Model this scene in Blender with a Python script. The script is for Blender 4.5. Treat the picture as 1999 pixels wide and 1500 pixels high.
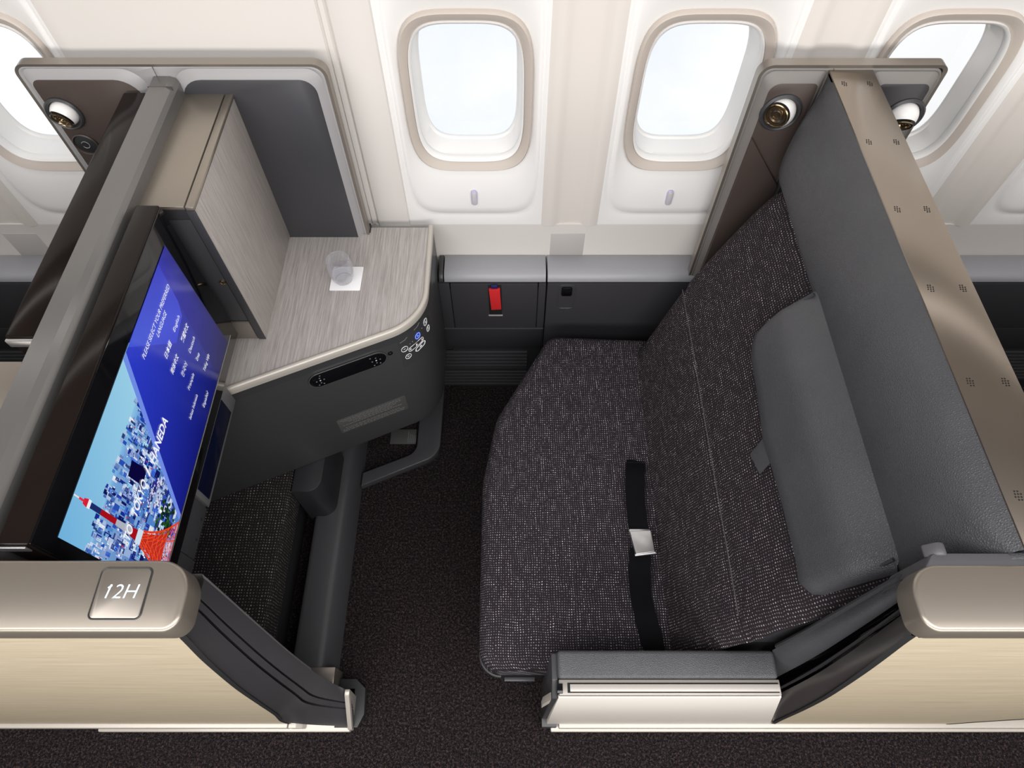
import bpy, bmesh, math, random
from mathutils import Vector, Matrix
random.seed(7)
sc = bpy.context.scene
for o in list(bpy.data.objects): bpy.data.objects.remove(o)
COL = sc.collection
R = math.radians

# ------------------------------------------------------------------ camera, world, lights, exposure
cam = bpy.data.cameras.new('camera'); camo = bpy.data.objects.new('camera', cam); COL.objects.link(camo)
camo.location = (0, 0, 2.19); camo.rotation_euler = (R(90-58.9), 0, 0)
cam.sensor_width = 36; cam.lens = 1281/1999*36; cam.clip_start = 0.02
sc.camera = camo
sc.view_settings.view_transform = 'Standard'; sc.view_settings.look = 'None'
sc.view_settings.gamma = 1; sc.view_settings.exposure = 0.0
sc.cycles.use_denoising = True
sc.cycles.max_bounces = 10; sc.cycles.transparent_max_bounces = 16
sc.cycles.caustics_reflective = False; sc.cycles.caustics_refractive = False
sc.cycles.sample_clamp_indirect = 4

w = bpy.data.worlds.new('sky'); sc.world = w; w.use_nodes = True
nt = w.node_tree; nt.nodes.clear()
def N(nt, t, **k):
    n = nt.nodes.new(t)
    for a, b in k.items():
        if a in n.bl_rna.properties.keys(): setattr(n, a, b)
        else: n.inputs[a].default_value = b
    return n
tc = N(nt, 'ShaderNodeTexCoord'); no = N(nt, 'ShaderNodeTexNoise', Scale=2.6, Detail=9.0, Roughness=0.55)
mp = N(nt, 'ShaderNodeMapping'); mp.inputs['Scale'].default_value = (1, 1, 1.8)
nt.links.new(tc.outputs['Generated'], mp.inputs['Vector']); nt.links.new(mp.outputs[0], no.inputs['Vector'])
cr = N(nt, 'ShaderNodeValToRGB'); nt.links.new(no.outputs['Fac'], cr.inputs[0])
cr.color_ramp.elements[0].position = 0.36; cr.color_ramp.elements[0].color = (0.84, 0.90, 0.97, 1)
cr.color_ramp.elements[1].position = 0.56; cr.color_ramp.elements[1].color = (1.0, 1.0, 1.0, 1)
bg = N(nt, 'ShaderNodeBackground', Strength=1.06); nt.links.new(cr.outputs[0], bg.inputs[0])
wo = N(nt, 'ShaderNodeOutputWorld'); nt.links.new(bg.outputs[0], wo.inputs[0])

def area(name, loc, rot, sx, sy, watts, col=(1, 1, 1)):
    l = bpy.data.lights.new(name, 'AREA'); l.shape = 'RECTANGLE'; l.size = sx; l.size_y = sy
    l.energy = watts; l.color = col
    o = bpy.data.objects.new(name, l); COL.objects.link(o); o.location = loc; o.rotation_euler = rot
    return o
area('ceiling_light', (0, -0.45, 2.62), (0, 0, 0), 4.4, 0.9, 82, (1, 0.985, 0.98))
area('bin_wash_light', (0, 1.02, 1.99), (R(30), 0, 0), 4.4, 0.06, 4.5, (1, 0.98, 0.95))
area('aisle_fill', (0.3, -1.5, 1.75), (R(74), 0, 0), 4.4, 0.7, 74, (1, 0.97, 0.93))  # added fill lamp, out of view, to brighten the aisle-facing door panels

# ------------------------------------------------------------------ materials
MATS = {}
def mat(name, col, rough=0.5, metal=0.0, spec=0.5, emit=None, estr=1.0, trans=0, ior=1.45, coat=0):
    m = bpy.data.materials.new(name); m.use_nodes = True
    b = m.node_tree.nodes['Principled BSDF']
    b.inputs['Base Color'].default_value = (*col, 1); b.inputs['Roughness'].default_value = rough
    b.inputs['Metallic'].default_value = metal; b.inputs['Specular IOR Level'].default_value = spec
    b.inputs['IOR'].default_value = ior; b.inputs['Transmission Weight'].default_value = trans
    b.inputs['Coat Weight'].default_value = coat
    if emit: b.inputs['Emission Color'].default_value = (*emit, 1); b.inputs['Emission Strength'].default_value = estr
    MATS[name] = m; return m
def bump(m, scale=400., strength=0.2, dist=0.001, kind='noise', detail=3.):
    t = m.node_tree; b = t.nodes['Principled BSDF']; c = N(t, 'ShaderNodeTexCoord')
    if kind == 'noise':
        n = N(t, 'ShaderNodeTexNoise', Scale=scale, Detail=detail); out = n.outputs['Fac']
    else:
        n = N(t, 'ShaderNodeTexVoronoi', Scale=scale); n.feature = 'DISTANCE_TO_EDGE'; out = n.outputs['Distance']
    t.links.new(c.outputs['Object'], n.inputs['Vector'])
    u = N(t, 'ShaderNodeBump', Strength=strength, Distance=dist); t.links.new(out, u.inputs['Height'])
    t.links.new(u.outputs[0], b.inputs['Normal'])
def colnoise(m, scale, c0, c1, p0=0.3, p1=0.7, detail=4., rough=0.6, stretch=(1, 1, 1)):
    t = m.node_tree; b = t.nodes['Principled BSDF']; c = N(t, 'ShaderNodeTexCoord')
    mpn = N(t, 'ShaderNodeMapping'); mpn.inputs['Scale'].default_value = stretch
    n = N(t, 'ShaderNodeTexNoise', Scale=scale, Detail=detail, Roughness=rough)
    t.links.new(c.outputs['Object'], mpn.inputs['Vector']); t.links.new(mpn.outputs[0], n.inputs['Vector'])
    r = N(t, 'ShaderNodeValToRGB'); r.color_ramp.elements[0].position = p0; r.color_ramp.elements[1].position = p1
    r.color_ramp.elements[0].color = (*c0, 1); r.color_ramp.elements[1].color = (*c1, 1)
    t.links.new(n.outputs['Fac'], r.inputs[0]); t.links.new(r.outputs[0], b.inputs['Base Color'])
    return n, r

WALL = mat('wall_white', (0.66, 0.63, 0.60), 0.42); bump(WALL, 900, 0.03, 0.0004)
WALLB = mat('wall_column_beige', (0.65, 0.61, 0.575), 0.45)
PANELW = mat('window_panel_white', (0.77, 0.76, 0.75), 0.4)
RINGM = mat('window_ring_beige', (0.50, 0.445, 0.40), 0.45)
GREYP = mat('base_shade_grey', (0.46, 0.44, 0.425), 0.6)
SILVER_G = mat('light_grey_plastic', (0.30, 0.295, 0.30), 0.38)
STONEG = mat('partition_top_grey', (0.185, 0.180, 0.176), 0.25, 0.5)
DARKP = mat('dark_plastic', (0.022, 0.022, 0.025), 0.45)
DARKS = mat('dark_satin', (0.040, 0.040, 0.044), 0.36)
DARKR = mat('dark_recess', (0.033, 0.032, 0.036), 0.5)
MOCHA = mat('mocha_plastic', (0.060, 0.045, 0.040), 0.42); bump(MOCHA, 900, .2, .0004)
CONS = mat('console_grey', (0.042, 0.042, 0.044), 0.33, 0.0); 
GLOSS = mat('gloss_black', (0.004, 0.004, 0.005), 0.06)
GLOSSB = mat('gloss_brown_black', (0.010, 0.007, 0.006), 0.16, spec=.22)
BRONZE = mat('bronze_metal', (0.31, 0.275, 0.235), 0.34, 0.7)
BRONZED = mat('bronze_satin', (0.31, 0.278, 0.245), 0.30, 0.7)
CHAMP = mat('champagne_metal', (0.50, 0.465, 0.42), 0.36, 0.2)
RAILM = mat('armrest_rail_metal', (0.30, 0.275, 0.25), 0.36, 0.4)
CHAMPF = mat('champagne_face', (0.74, 0.70, 0.65), 0.38, 0.0)
CHROME = mat('brushed_steel', (0.62, 0.62, 0.63), 0.28, 0.9)
SHAFT = mat('duct_grey', (0.052, 0.053, 0.058), 0.34)
BLACK = mat('matt_black', (0.004, 0.004, 0.005), 0.8)
REDM = mat('red_fabric', (0.55, 0.014, 0.018), 0.7)
BLUEM = mat('dark_blue', (0.012, 0.012, 0.09), 0.5)
NAVY = mat('navy_glass', (0.004, 0.006, 0.022), 0.15)
WHITEC = mat('white_card', (0.88, 0.88, 0.90), 0.7)
LAMPW = mat('lamp_white', (0.80, 0.79, 0.78), 0.3)
LENS = mat('lamp_lens', (0.25, 0.19, 0.12), 0.15, 0.9)
PRINT = mat('print_white', (0.6, 0.6, 0.6), 0.6)
PRINTD = mat('print_dim', (0.14, 0.14, 0.14), 0.6)
LABELM = mat('placard_grey', (0.062, 0.062, 0.062), 0.5)
ICON = mat('icon_backlit', (0.8, 0.8, 0.82), 0.6, emit=(0.8, 0.84, 0.9), estr=0.15)
ICONB = mat('icon_blue', (0.05, 0.1, 0.8), 0.6, emit=(0.15, 0.25, 1.0), estr=1.2)
PLATE = mat('number_plate_text', (0.6, 0.8, 1), 0.5, emit=(0.66, 0.82, 1.0), estr=1.0)
def pane_mat():
    m = bpy.data.materials.new('window_pane'); m.use_nodes = True; t = m.node_tree; t.nodes.clear()
    a = N(t, 'ShaderNodeBsdfTransparent'); a.inputs[0].default_value = (0.97, 0.98, 0.99, 1)
    g = N(t, 'ShaderNodeBsdfGlossy'); g.inputs['Roughness'].default_value = 0.03
    f = N(t, 'ShaderNodeFresnel', IOR=1.3); x = N(t, 'ShaderNodeMixShader'); o = N(t, 'ShaderNodeOutputMaterial')
    t.links.new(f.outputs[0], x.inputs[0]); t.links.new(a.outputs[0], x.inputs[1]); t.links.new(g.outputs[0], x.inputs[2])
    t.links.new(x.outputs[0], o.inputs[0]); return m
PANE = pane_mat()
def clear_mat(name, tint, fac, rough=.03):
    m = bpy.data.materials.new(name); m.use_nodes = True; t = m.node_tree; t.nodes.clear()
    a = N(t, 'ShaderNodeBsdfTransparent'); a.inputs[0].default_value = (*tint, 1)
    g = N(t, 'ShaderNodeBsdfGlossy'); g.inputs['Roughness'].default_value = rough
    d = N(t, 'ShaderNodeBsdfDiffuse'); d.inputs[0].default_value = (.9, .9, .93, 1)
    lw = N(t, 'ShaderNodeLayerWeight', Blend=fac); x = N(t, 'ShaderNodeMixShader'); x2 = N(t, 'ShaderNodeMixShader'); o = N(t, 'ShaderNodeOutputMaterial')
    x2.inputs[0].default_value = .45; t.links.new(g.outputs[0], x2.inputs[1]); t.links.new(d.outputs[0], x2.inputs[2])
    t.links.new(lw.outputs['Facing'], x.inputs[0]); t.links.new(a.outputs[0], x.inputs[1]); t.links.new(x2.outputs[0], x.inputs[2])
    t.links.new(x.outputs[0], o.inputs[0]); return m
GLASS = clear_mat('drinking_glass', (.96, .96, .97), .17)
RIMG = clear_mat('glass_rim', (.9, .9, .92), .55)
WATER = clear_mat('water', (.94, .94, .955), .10, .05)
LEATHER = mat('leather_grey', (0.066, 0.067, 0.073), 0.42); bump(LEATHER, 300, 0.7, 0.0016, 'voronoi')
colnoise(LEATHER, 6, (0.052, 0.053, 0.059), (0.064, 0.065, 0.071))
LEATHD = mat('leather_dark', (0.040, 0.041, 0.045), 0.45); bump(LEATHD, 340, 0.6, 0.0012, 'voronoi')
WEB = mat('belt_webbing', (0.004, 0.004, 0.005), 0.8, spec=.08)

def wood_mat(name, c0, c1, stretch, bs=0.15):
    m = mat(name, c1, 0.42)
    n, r = colnoise(m, 1.0, c0, c1, 0.32, 0.68, 5., 0.65, stretch)
    t = m.node_tree; u = N(t, 'ShaderNodeBump', Strength=bs, Distance=0.0004)
    t.links.new(n.outputs['Fac'], u.inputs['Height']); t.links.new(u.outputs[0], t.nodes['Principled BSDF'].inputs['Normal'])
    return m
WOODTOP = wood_mat('ash_veneer_grey', (0.27, 0.243, 0.232), (0.47, 0.445, 0.430), (420, 11, 40))
WOODSIDE = wood_mat('ash_veneer_grey_side', (0.28, 0.25, 0.236), (0.43, 0.40, 0.38), (40, 420, 11))
WOODDOOR = wood_mat('champagne_veneer', (0.38, 0.315, 0.22), (0.56, 0.49, 0.37), (7, 40, 520), 0.1)

def carpet_mat():
    m = mat('carpet', (0.01, 0.01, 0.01), 0.95, spec=0.1); t = m.node_tree; b = t.nodes['Principled BSDF']
    c = N(t, 'ShaderNodeTexCoord')
    v = N(t, 'ShaderNodeTexVoronoi', Scale=300.); t.links.new(c.outputs['Object'], v.inputs['Vector'])
    n = N(t, 'ShaderNodeTexNoise', Scale=150., Detail=4.); t.links.new(c.outputs['Object'], n.inputs['Vector'])
    r = N(t, 'ShaderNodeValToRGB'); t.links.new(n.outputs['Fac'], r.inputs[0])
    e = r.color_ramp.elements; e[0].position = .38; e[0].color = (0.015, 0.012, 0.014, 1); e[1].position = .66; e[1].color = (0.072, 0.049, 0.046, 1)
    x = e.new(.5); x.color = (0.027, 0.022, 0.025, 1)
    r2 = N(t, 'ShaderNodeValToRGB'); t.links.new(v.outputs['Distance'], r2.inputs[0])
    r2.color_ramp.elements[0].color = (1.5, 1.5, 1.5, 1); r2.color_ramp.elements[1].position = .55; r2.color_ramp.elements[1].color = (.35, .35, .35, 1)
    mx = N(t, 'ShaderNodeMix'); mx.data_type = 'RGBA'; mx.blend_type = 'MULTIPLY'; mx.inputs[0].default_value = 1
    t.links.new(r.outputs[0], mx.inputs[6]); t.links.new(r2.outputs[0], mx.inputs[7]); t.links.new(mx.outputs[2], b.inputs['Base Color'])
    u = N(t, 'ShaderNodeBump', Strength=.8, Distance=.002); u.invert = True
    t.links.new(v.outputs['Distance'], u.inputs['Height']); t.links.new(u.outputs[0], b.inputs['Normal'])
    return m
CARPET = carpet_mat()

def tweed_mat(name, pitch=0.0062, base=(0.017, 0.014, 0.018), dot=(0.62, 0.57, 0.60)):
    """woven tweed from the mesh's own UVs, in metres: light flecks on a staggered grid, brighter warp lines along u"""
    m = mat(name, base, 0.9, spec=0.15); t = m.node_tree; b = t.nodes['Principled BSDF']
    uv = N(t, 'ShaderNodeUVMap'); uv.uv_map = 'UVMap'; sp = N(t, 'ShaderNodeSeparateXYZ'); t.links.new(uv.outputs[0], sp.inputs[0])
    wob = N(t, 'ShaderNodeTexNoise', Scale=22., Detail=2.); t.links.new(uv.outputs[0], wob.inputs['Vector'])
    def M(op, a, bb=None, c=None):
        n = N(t, 'ShaderNodeMath'); n.operation = op
        for i, q in enumerate((a, bb, c)):
            if q is None: continue
            if isinstance(q, (int, float)): n.inputs[i].default_value = q
            else: t.links.new(q, n.inputs[i])
        return n.outputs[0]
    wv = M('MULTIPLY', wob.outputs['Fac'], 0.010)
    U = M('ADD', sp.outputs[0], wv); V = M('ADD', sp.outputs[1], wv); k = math.pi/pitch
    s1 = M('SINE', M('MULTIPLY', M('ADD', U, V), k)); s2 = M('SINE', M('MULTIPLY', M('SUBTRACT', U, V), k))
    p = M('MAXIMUM', M('MULTIPLY', s1, s2), 0.0)
    p = M('POWER', p, 3.0)
    fl = N(t, 'ShaderNodeTexNoise', Scale=170., Detail=1.); t.links.new(uv.outputs[0], fl.inputs['Vector'])
    fr = N(t, 'ShaderNodeMapRange'); fr.inputs[1].default_value = .38; fr.inputs[2].default_value = .68
    fr.inputs[3].default_value = .12; fr.inputs[4].default_value = 1.1; t.links.new(fl.outputs['Fac'], fr.inputs[0])
    # warp lines: 1-D noise across v only
    cx = N(t, 'ShaderNodeCombineXYZ'); t.links.new(sp.outputs[1], cx.inputs[1]); t.links.new(M('MULTIPLY', sp.outputs[0], .35), cx.inputs[0])
    wl = N(t, 'ShaderNodeTexNoise', Scale=75., Detail=2.); t.links.new(cx.outputs[0], wl.inputs['Vector'])
    wr = N(t, 'ShaderNodeMapRange'); wr.inputs[1].default_value = .45; wr.inputs[2].default_value = .75
    wr.inputs[3].default_value = .5; wr.inputs[4].default_value = 2.3; t.links.new(wl.outputs['Fac'], wr.inputs[0])
    f = M('MULTIPLY', M('MULTIPLY', p, fr.outputs[0]), wr.outputs[0])
    mx = N(t, 'ShaderNodeMix'); mx.data_type = 'RGBA'; t.links.new(f, mx.inputs[0])
    mx.inputs[6].default_value = (*base, 1); mx.inputs[7].default_value = (*dot, 1)
    t.links.new(mx.outputs[2], b.inputs['Base Color'])
    u = N(t, 'ShaderNodeBump', Strength=.5, Distance=.0012); t.links.new(p, u.inputs['Height']); t.links.new(u.outputs[0], b.inputs['Normal'])
    return m
TWEED = tweed_mat('tweed_fabric'); TWEEDB = tweed_mat('tweed_fabric_back', .0066, (0.018, 0.014, 0.017), (0.55, 0.50, 0.51))
TWEEDO = tweed_mat('tweed_fabric_dark', .0085, (0.017, 0.014, 0.015), (0.42, 0.37, 0.37))

# ------------------------------------------------------------------ helpers
ORG = {}
def thing(name, label, cat, loc=(0, 0, 0), group=None, kind=None):
    o = bpy.data.objects.new(name, None); COL.objects.link(o); o.location = loc; o.empty_display_size = .05
    if kind: o['kind'] = kind
    else: o['label'] = label; o['category'] = cat
    if group: o['group'] = group
    ORG[o.name] = Vector(loc); return o
def tag(o, label=None, cat=None, group=None, kind=None):
    if label: o['label'] = label
    if cat: o['category'] = cat
    if group: o['group'] = group
    if kind: o['kind'] = kind
    return o
def mk(name, bm, m, parent=None, smooth=40, uv=None, loc=None):
    """bmesh in world coordinates -> one linked object (origin at its parent's origin, or loc)"""
    org = ORG[parent.name] if parent is not None else Vector(loc or (0, 0, 0))
    if uv is not None:
        L = bm.loops.layers.uv.new('UVMap')
        for f in bm.faces:
            for l in f.loops: l[L].uv = uv(l.vert.co)
    bmesh.ops.recalc_face_normals(bm, faces=bm.faces[:])
    for v in bm.verts: v.co -= org
    me = bpy.data.meshes.new(name); bm.to_mesh(me); bm.free()
    if isinstance(m, (list, tuple)):
        for q in m: me.materials.append(q)
    else: me.materials.append(m)
    if smooth:
        me.shade_smooth(); me.set_sharp_from_angle(angle=R(smooth))
    o = bpy.data.objects.new(name, me); COL.objects.link(o)
    if parent is not None: o.parent = parent
    else: o.location = org
    ORG[o.name] = org.copy(); return o
def bev(bm, r, seg=2, ang=30):
    if r <= 0: return bm
    es = [e for e in bm.edges if len(e.link_faces) == 2 and e.calc_face_angle(0) > R(ang)]
    if es: bmesh.ops.bevel(bm, geom=es, offset=r, segments=seg, affect='EDGES', profile=.5, clamp_overlap=True)
    return bm
def box(x0, x1, y0, y1, z0, z1, r=0.002, seg=2, bm=None):
    nb = bmesh.new(); bmesh.ops.create_cube(nb, size=1)
    for v in nb.verts: v.co = Vector(((x0+x1)/2+v.co.x*(x1-x0), (y0+y1)/2+v.co.y*(y1-y0), (z0+z1)/2+v.co.z*(z1-z0)))
    bev(nb, r, seg)
    if bm is None: return nb
    me = bpy.data.meshes.new('t'); nb.to_mesh(me); nb.free(); bm.from_mesh(me); bpy.data.meshes.remove(me); return bm
def join(*bms):
    out = bmesh.new()
    for b in bms:
        me = bpy.data.meshes.new('t'); b.to_mesh(me); b.free(); out.from_mesh(me); bpy.data.meshes.remove(me)
    return out
def fillet(pts, rads, n=8):
    """2-D closed polygon with rounded corners"""
    out = []; L = len(pts)
    for i in range(L):
        p = Vector(pts[i]); a = Vector(pts[i-1]); b = Vector(pts[(i+1) % L]); r = rads[i] if isinstance(rads, (list, tuple)) else rads
        if r <= 0: out.append(tuple(p)); continue
        d1 = (a-p).normalized(); d2 = (b-p).normalized(); ang = d1.angle(d2); tl = min(r/math.tan(ang/2), (a-p).length*.49, (b-p).length*.49)
        rr = tl*math.tan(ang/2); c = p+(d1+d2).normalized()*(rr/math.sin(ang/2))
        s = p+d1*tl-c; e = p+d2*tl-c; a0 = math.atan2(s.y, s.x); a1 = math.atan2(e.y, e.x); da = a1-a0
        while da > math.pi: da -= 2*math.pi
        while da < -math.pi: da += 2*math.pi
        for k in range(n+1): t = a0+da*k/n; out.append((c.x+rr*math.cos(t), c.y+rr*math.sin(t)))
    return out
def prism(poly, axis, a0, a1, r=0.0, seg=2, f=None):
    """extrude a 2-D polygon: axis z -> (x,y); y -> (x,z); x -> (y,z)"""
    bm = bmesh.new()
    def P(p, a): return {'z': (p[0], p[1], a), 'y': (p[0], a, p[1]), 'x': (a, p[0], p[1])}[axis]
    A = [bm.verts.new(P(p, a0)) for p in poly]; B = [bm.verts.new(P(p, a1)) for p in poly]
    fa = bm.faces.new(A); fb = bm.faces.new(B[::-1])
    for i in range(len(poly)): j = (i+1) % len(poly); bm.faces.new((A[i], A[j], B[j], B[i]))
    bmesh.ops.recalc_face_normals(bm, faces=bm.faces[:])
    if r > 0:
        es = [e for e in bm.edges if (e.link_faces[0] in (fa, fb)) != (e.link_faces[1] in (fa, fb))]
        bmesh.ops.bevel(bm, geom=es, offset=r, segments=seg, affect='EDGES', profile=.5, clamp_overlap=True)
    if f:
        for v in bm.verts: v.co = Vector(f(v.co))
    return bm
def grid(rows, close=False, caps=False):
    """loft rows of points"""
    bm = bmesh.new(); V = [[bm.verts.new(p) for p in r] for r in rows]; n = len(rows[0])
    for i in range(len(rows)-1):
        for j in range(n if close else n-1):
            k = (j+1) % n; bm.faces.new((V[i][j], V[i][k], V[i+1][k], V[i+1][j]))
    if caps: bm.faces.new(V[0]); bm.faces.new(V[-1][::-1])
    return bm
def lathe(prof, c, axis=(0, 0, 1), n=32, closed=False):
    q = Vector((0, 0, 1)).rotation_difference(Vector(axis).normalized()); c = Vector(c); rows = []
    for r, h in prof: rows.append([c+q @ Vector((max(r, 1e-5)*math.cos(2*math.pi*i/n), max(r, 1e-5)*math.sin(2*math.pi*i/n), h)) for i in range(n)])
    if closed: rows.append(rows[0])
    return grid(rows, close=True)
def tube(path, r, n=8, caps=True):
    rows = []; path = [Vector(p) for p in path]
    for i, p in enumerate(path):
        d = (path[min(i+1, len(path)-1)]-path[max(i-1, 0)]).normalized()
        a = d.orthogonal().normalized() if i == 0 else (pa-d*pa.dot(d)).normalized(); pa = a; b = d.cross(a)
        rows.append([p+a*r*math.cos(2*math.pi*k/n)+b*r*math.sin(2*math.pi*k/n) for k in range(n)])
    return grid(rows, True, caps)
def sweep2(path, prof, up=Vector((0, 0, 1)), closed=False):
    """sweep a closed profile [(out, up)] along a planar path; out = path direction x up"""
    path = [Vector(p) for p in path]; rows = []; L = len(path)
    for i, p in enumerate(path):
        if closed: a = path[i-1]; b = path[(i+1) % L]
        else: a = path[max(i-1, 0)]; b = path[min(i+1, L-1)]
        d = (b-a).normalized(); o = d.cross(up).normalized()
        rows.append([p+o*q[0]+up*q[1] for q in prof])
    if closed: rows.append(rows[0])
    return grid(rows, True, not closed)
def interp(tab, x):
    if x <= tab[0][0]: return tab[0][1]
    for (a, b), (c, d) in zip(tab, tab[1:]):
        if x <= c: return b+(d-b)*(x-a)/(c-a)
    return tab[-1][1]
def cr_spline(pts, n=8):
    P = [Vector(p) for p in pts]; P = [P[0]*2-P[1]]+P+[P[-1]*2-P[-2]]; out = []
    for i in range(1, len(P)-2):
        for k in range(n):
            t = k/n; a, b, c, d = P[i-1:i+3]
            out.append(.5*((2*b)+(c-a)*t+(2*a-5*b+4*c-d)*t*t+(3*b-a-3*c+d)*t**3))
    out.append(P[-2]); return out
def text(name, s, m, parent, origin, xdir, ydir, width=None, height=None, shear=0.0, align='LEFT', depth=0.0, bold=0.0):
    """flat lettering as a mesh; fitted to width and cap height"""
    cu = bpy.data.curves.new('t', 'FONT'); cu.body = s; cu.size = 1; cu.extrude = depth; cu.offset = bold; cu.resolution_u = 3
    o = bpy.data.objects.new('t', cu); COL.objects.link(o); bpy.context.view_layer.update()
    me = bpy.data.meshes.new_from_object(o.evaluated_get(bpy.context.evaluated_depsgraph_get())); bpy.data.objects.remove(o)
    X = Vector(xdir).normalized(); Yv = Vector(ydir).normalized(); xs = [v.co.x for v in me.vertices] or [0, 1]
    x0, x1 = min(xs), max(xs); cap = .70
    sx = (width/(x1-x0)) if width else (height/cap); sy = height/cap
    bm = bmesh.new(); bm.from_mesh(me); bpy.data.meshes.remove(me); O = Vector(origin); Z = X.cross(Yv)
    for v in bm.verts:
        c = v.co; v.co = O+X*((c.x-x0)*sx+shear*c.y*sy)+Yv*(c.y*sy)+Z*c.z*sy
    return mk(name, bm, m, parent, smooth=None)
def rrect(x0, x1, y0, y1, r, n=6):
    return fillet([(x0, y0), (x1, y0), (x1, y1), (x0, y1)], r, n)
def rings(rr, mats_idx=None, fill=True):
    """rr: list of equal-length rings of 3-D points, bridged; last one filled"""
    bm = bmesh.new(); V = [[bm.verts.new(p) for p in r] for r in rr]; n = len(rr[0])
    for i in range(len(rr)-1):
        for j in range(n):
            k = (j+1) % n; f = bm.faces.new((V[i][j], V[i][k], V[i+1][k], V[i+1][j]))
            if mats_idx: f.material_index = mats_idx[i]
    if fill:
        f = bm.faces.new(V[-1])
        if mats_idx: f.material_index = mats_idx[-1]
    return bm
def yface(z): return .137+(z-.06)*.0235       # aisle-side face plane of the suite, leaning slightly inwards

# ------------------------------------------------------------------ cabin shell
o = mk('floor', box(-3, 3, -1.6, 1.5, -.05, 0, 0), CARPET); tag(o, kind='structure')
o = mk('ceiling', box(-3, 3, -1.6, 1.3, 2.66, 2.70, 0), mat('ceiling_grey', (.22, .215, .21), .6)); tag(o, kind='structure')
o = mk('wall_aisle', box(-3, 3, -1.65, -1.6, 0, 2.7, 0), MOCHA); tag(o, kind='structure')
o = mk('wall_left', box(-3.05, -3, -1.65, 1.5, 0, 2.7, 0), WALLB); tag(o, kind='structure')
o = mk('wall_right', box(3, 3.05, -1.65, 1.5, 0, 2.7, 0), WALLB); tag(o, kind='structure')
# window side wall
YW = 1.387
def wall_y(z):   # sidewall leans in above the windows
    return YW-(0.55*(z-1.45)**2 if z > 1.45 else 0)
WC = [-1.734, -1.191, -.105, .438, .981, 1.524]; PITCH = .543; HWC = .19
def sup(cx, cz, hw, hh, n, y, cnt=96):
    out = []
    for i in range(cnt):
        a = 2*math.pi*i/cnt; c, s = math.cos(a), math.sin(a)
        if n > 50: q = 1/max(abs(c), abs(s))
        else: q = (abs(c)**n+abs(s)**n)**(-1/n)
        x = cx+hw*c*q; z = cz+hh*s*q; out.append(Vector((x, y+wall_y(z)-YW if n > 4.9 else y, z)))
    return out
wroot = thing('wall_window', None, None, (0, YW, 0), kind='structure')
ZT0, ZT1 = .79, 1.60
for wi, cx in enumerate(WC):
    zc = 1.195
    t0, t1 = (ZT0+ZT1)/2, (ZT1-ZT0)/2
    rr = [sup(cx, t0, HWC, t1, 99, YW), sup(cx, 1.193, .182, .366, 7.5, YW+.001), sup(cx, 1.193, .1775, .360, 7.0, YW+.0045),
          sup(cx, 1.193, .1735, .355, 6.5, YW+.000), sup(cx, 1.193, .166, .335, 6.0, YW+.002), sup(cx, zc, .1585, .2190, 4.2, YW+.012), sup(cx, zc, .1555, .2140, 4.2, YW+.016)]
    mk('window_panel', rings(rr, fill=False), PANELW, wroot, smooth=80)
    W = thing('window_%d' % (wi+1), None, None, (cx, YW, zc), kind='structure')
    rr = [sup(cx, zc, .1555, .2140, 4.2, YW+.018), sup(cx, zc, .1540, .2120, 4.2, YW+.006), sup(cx, zc, .1515, .2090, 4.2, YW+.003), sup(cx, zc, .1365, .1900, 4.2, YW+.014), sup(cx, zc, .1345, .1875, 4.2, YW+.018)]
    mk('window_frame', rings(rr, fill=False), RINGM, W, smooth=50)
    rr = [sup(cx, zc, .1345, .1875, 4.2, YW+.018), sup(cx, zc, .1335, .1860, 4.2, YW+.012), sup(cx, zc, .1290, .1810, 4.2, YW+.016), sup(cx, zc, .1280, .1795, 4.2, YW+.030),
          sup(cx, zc, .1300, .1810, 4.2, YW+.034), sup(cx, zc, .1270, .178, 4.2, YW+.040), sup(cx, zc, .1220, .1730, 4.2, YW+.085), sup(cx, zc, .1180, .1680, 4.2, YW+.088), sup(cx, zc, .1170, .1670, 4.2, YW+.095)]
    mk('inner_reveal', rings(rr, fill=False), PANELW, W, smooth=50)
    bm = bmesh.new(); bm.faces.new([bm.verts.new(p) for p in sup(cx, zc, .1175, .1675, 4.2, YW+.093)])
    mk('window_pane', bm, PANE, W, smooth=None)
    # shade switch: a little blue-rimmed pill under the window
    bm = prism(rrect(cx-.0085, cx+.0085, .868, .918, .0084), 'y', YW-.002, YW+.006, .001)
    sw = mk('shade_switch', bm, mat('switch_rim', (0.48, 0.48, 0.66), .5) if wi == 0 else MATS['switch_rim'], W)
    mk('switch_button', prism(rrect(cx-.006, cx+.006, .871, .915, .0059), 'y', YW-.004, YW+.002, .001), MATS.get('sw') or mat('sw', (.56, .54, .55), .5), sw)
# columns between the windows
def column(x0, x1, lab_mat, prof):
    zs = [.79+.81*k/14 for k in range(15)]
    return grid([[Vector((x0+(x1-x0)*u, d+wall_y(z), z)) for u, d in prof] for z in zs])
cp = [(0, 0), (.06, -.004), (.13, -.007), (.2, -.006), (.27, .001), (.33, .004), (.5, .005), (.67, .004), (.73, .001), (.8, -.006), (.87, -.007), (.94, -.004), (1, 0)]
for x0, x1 in ((-1.734+HWC, -1.191-HWC), (-.105+HWC, .438-HWC), (.438+HWC, .981-HWC), (.981+HWC, 1.524-HWC)):
    mk('wall_column', column(x0, x1, None, cp), [WALLB], wroot, smooth=80)
    mk('column_base_shade', box(x0+.03, x1-.03, YW-.002, YW+.02, .655, .757, .004), GREYP, wroot)  # shading at the column foot, put in as a darker grey panel
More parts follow.
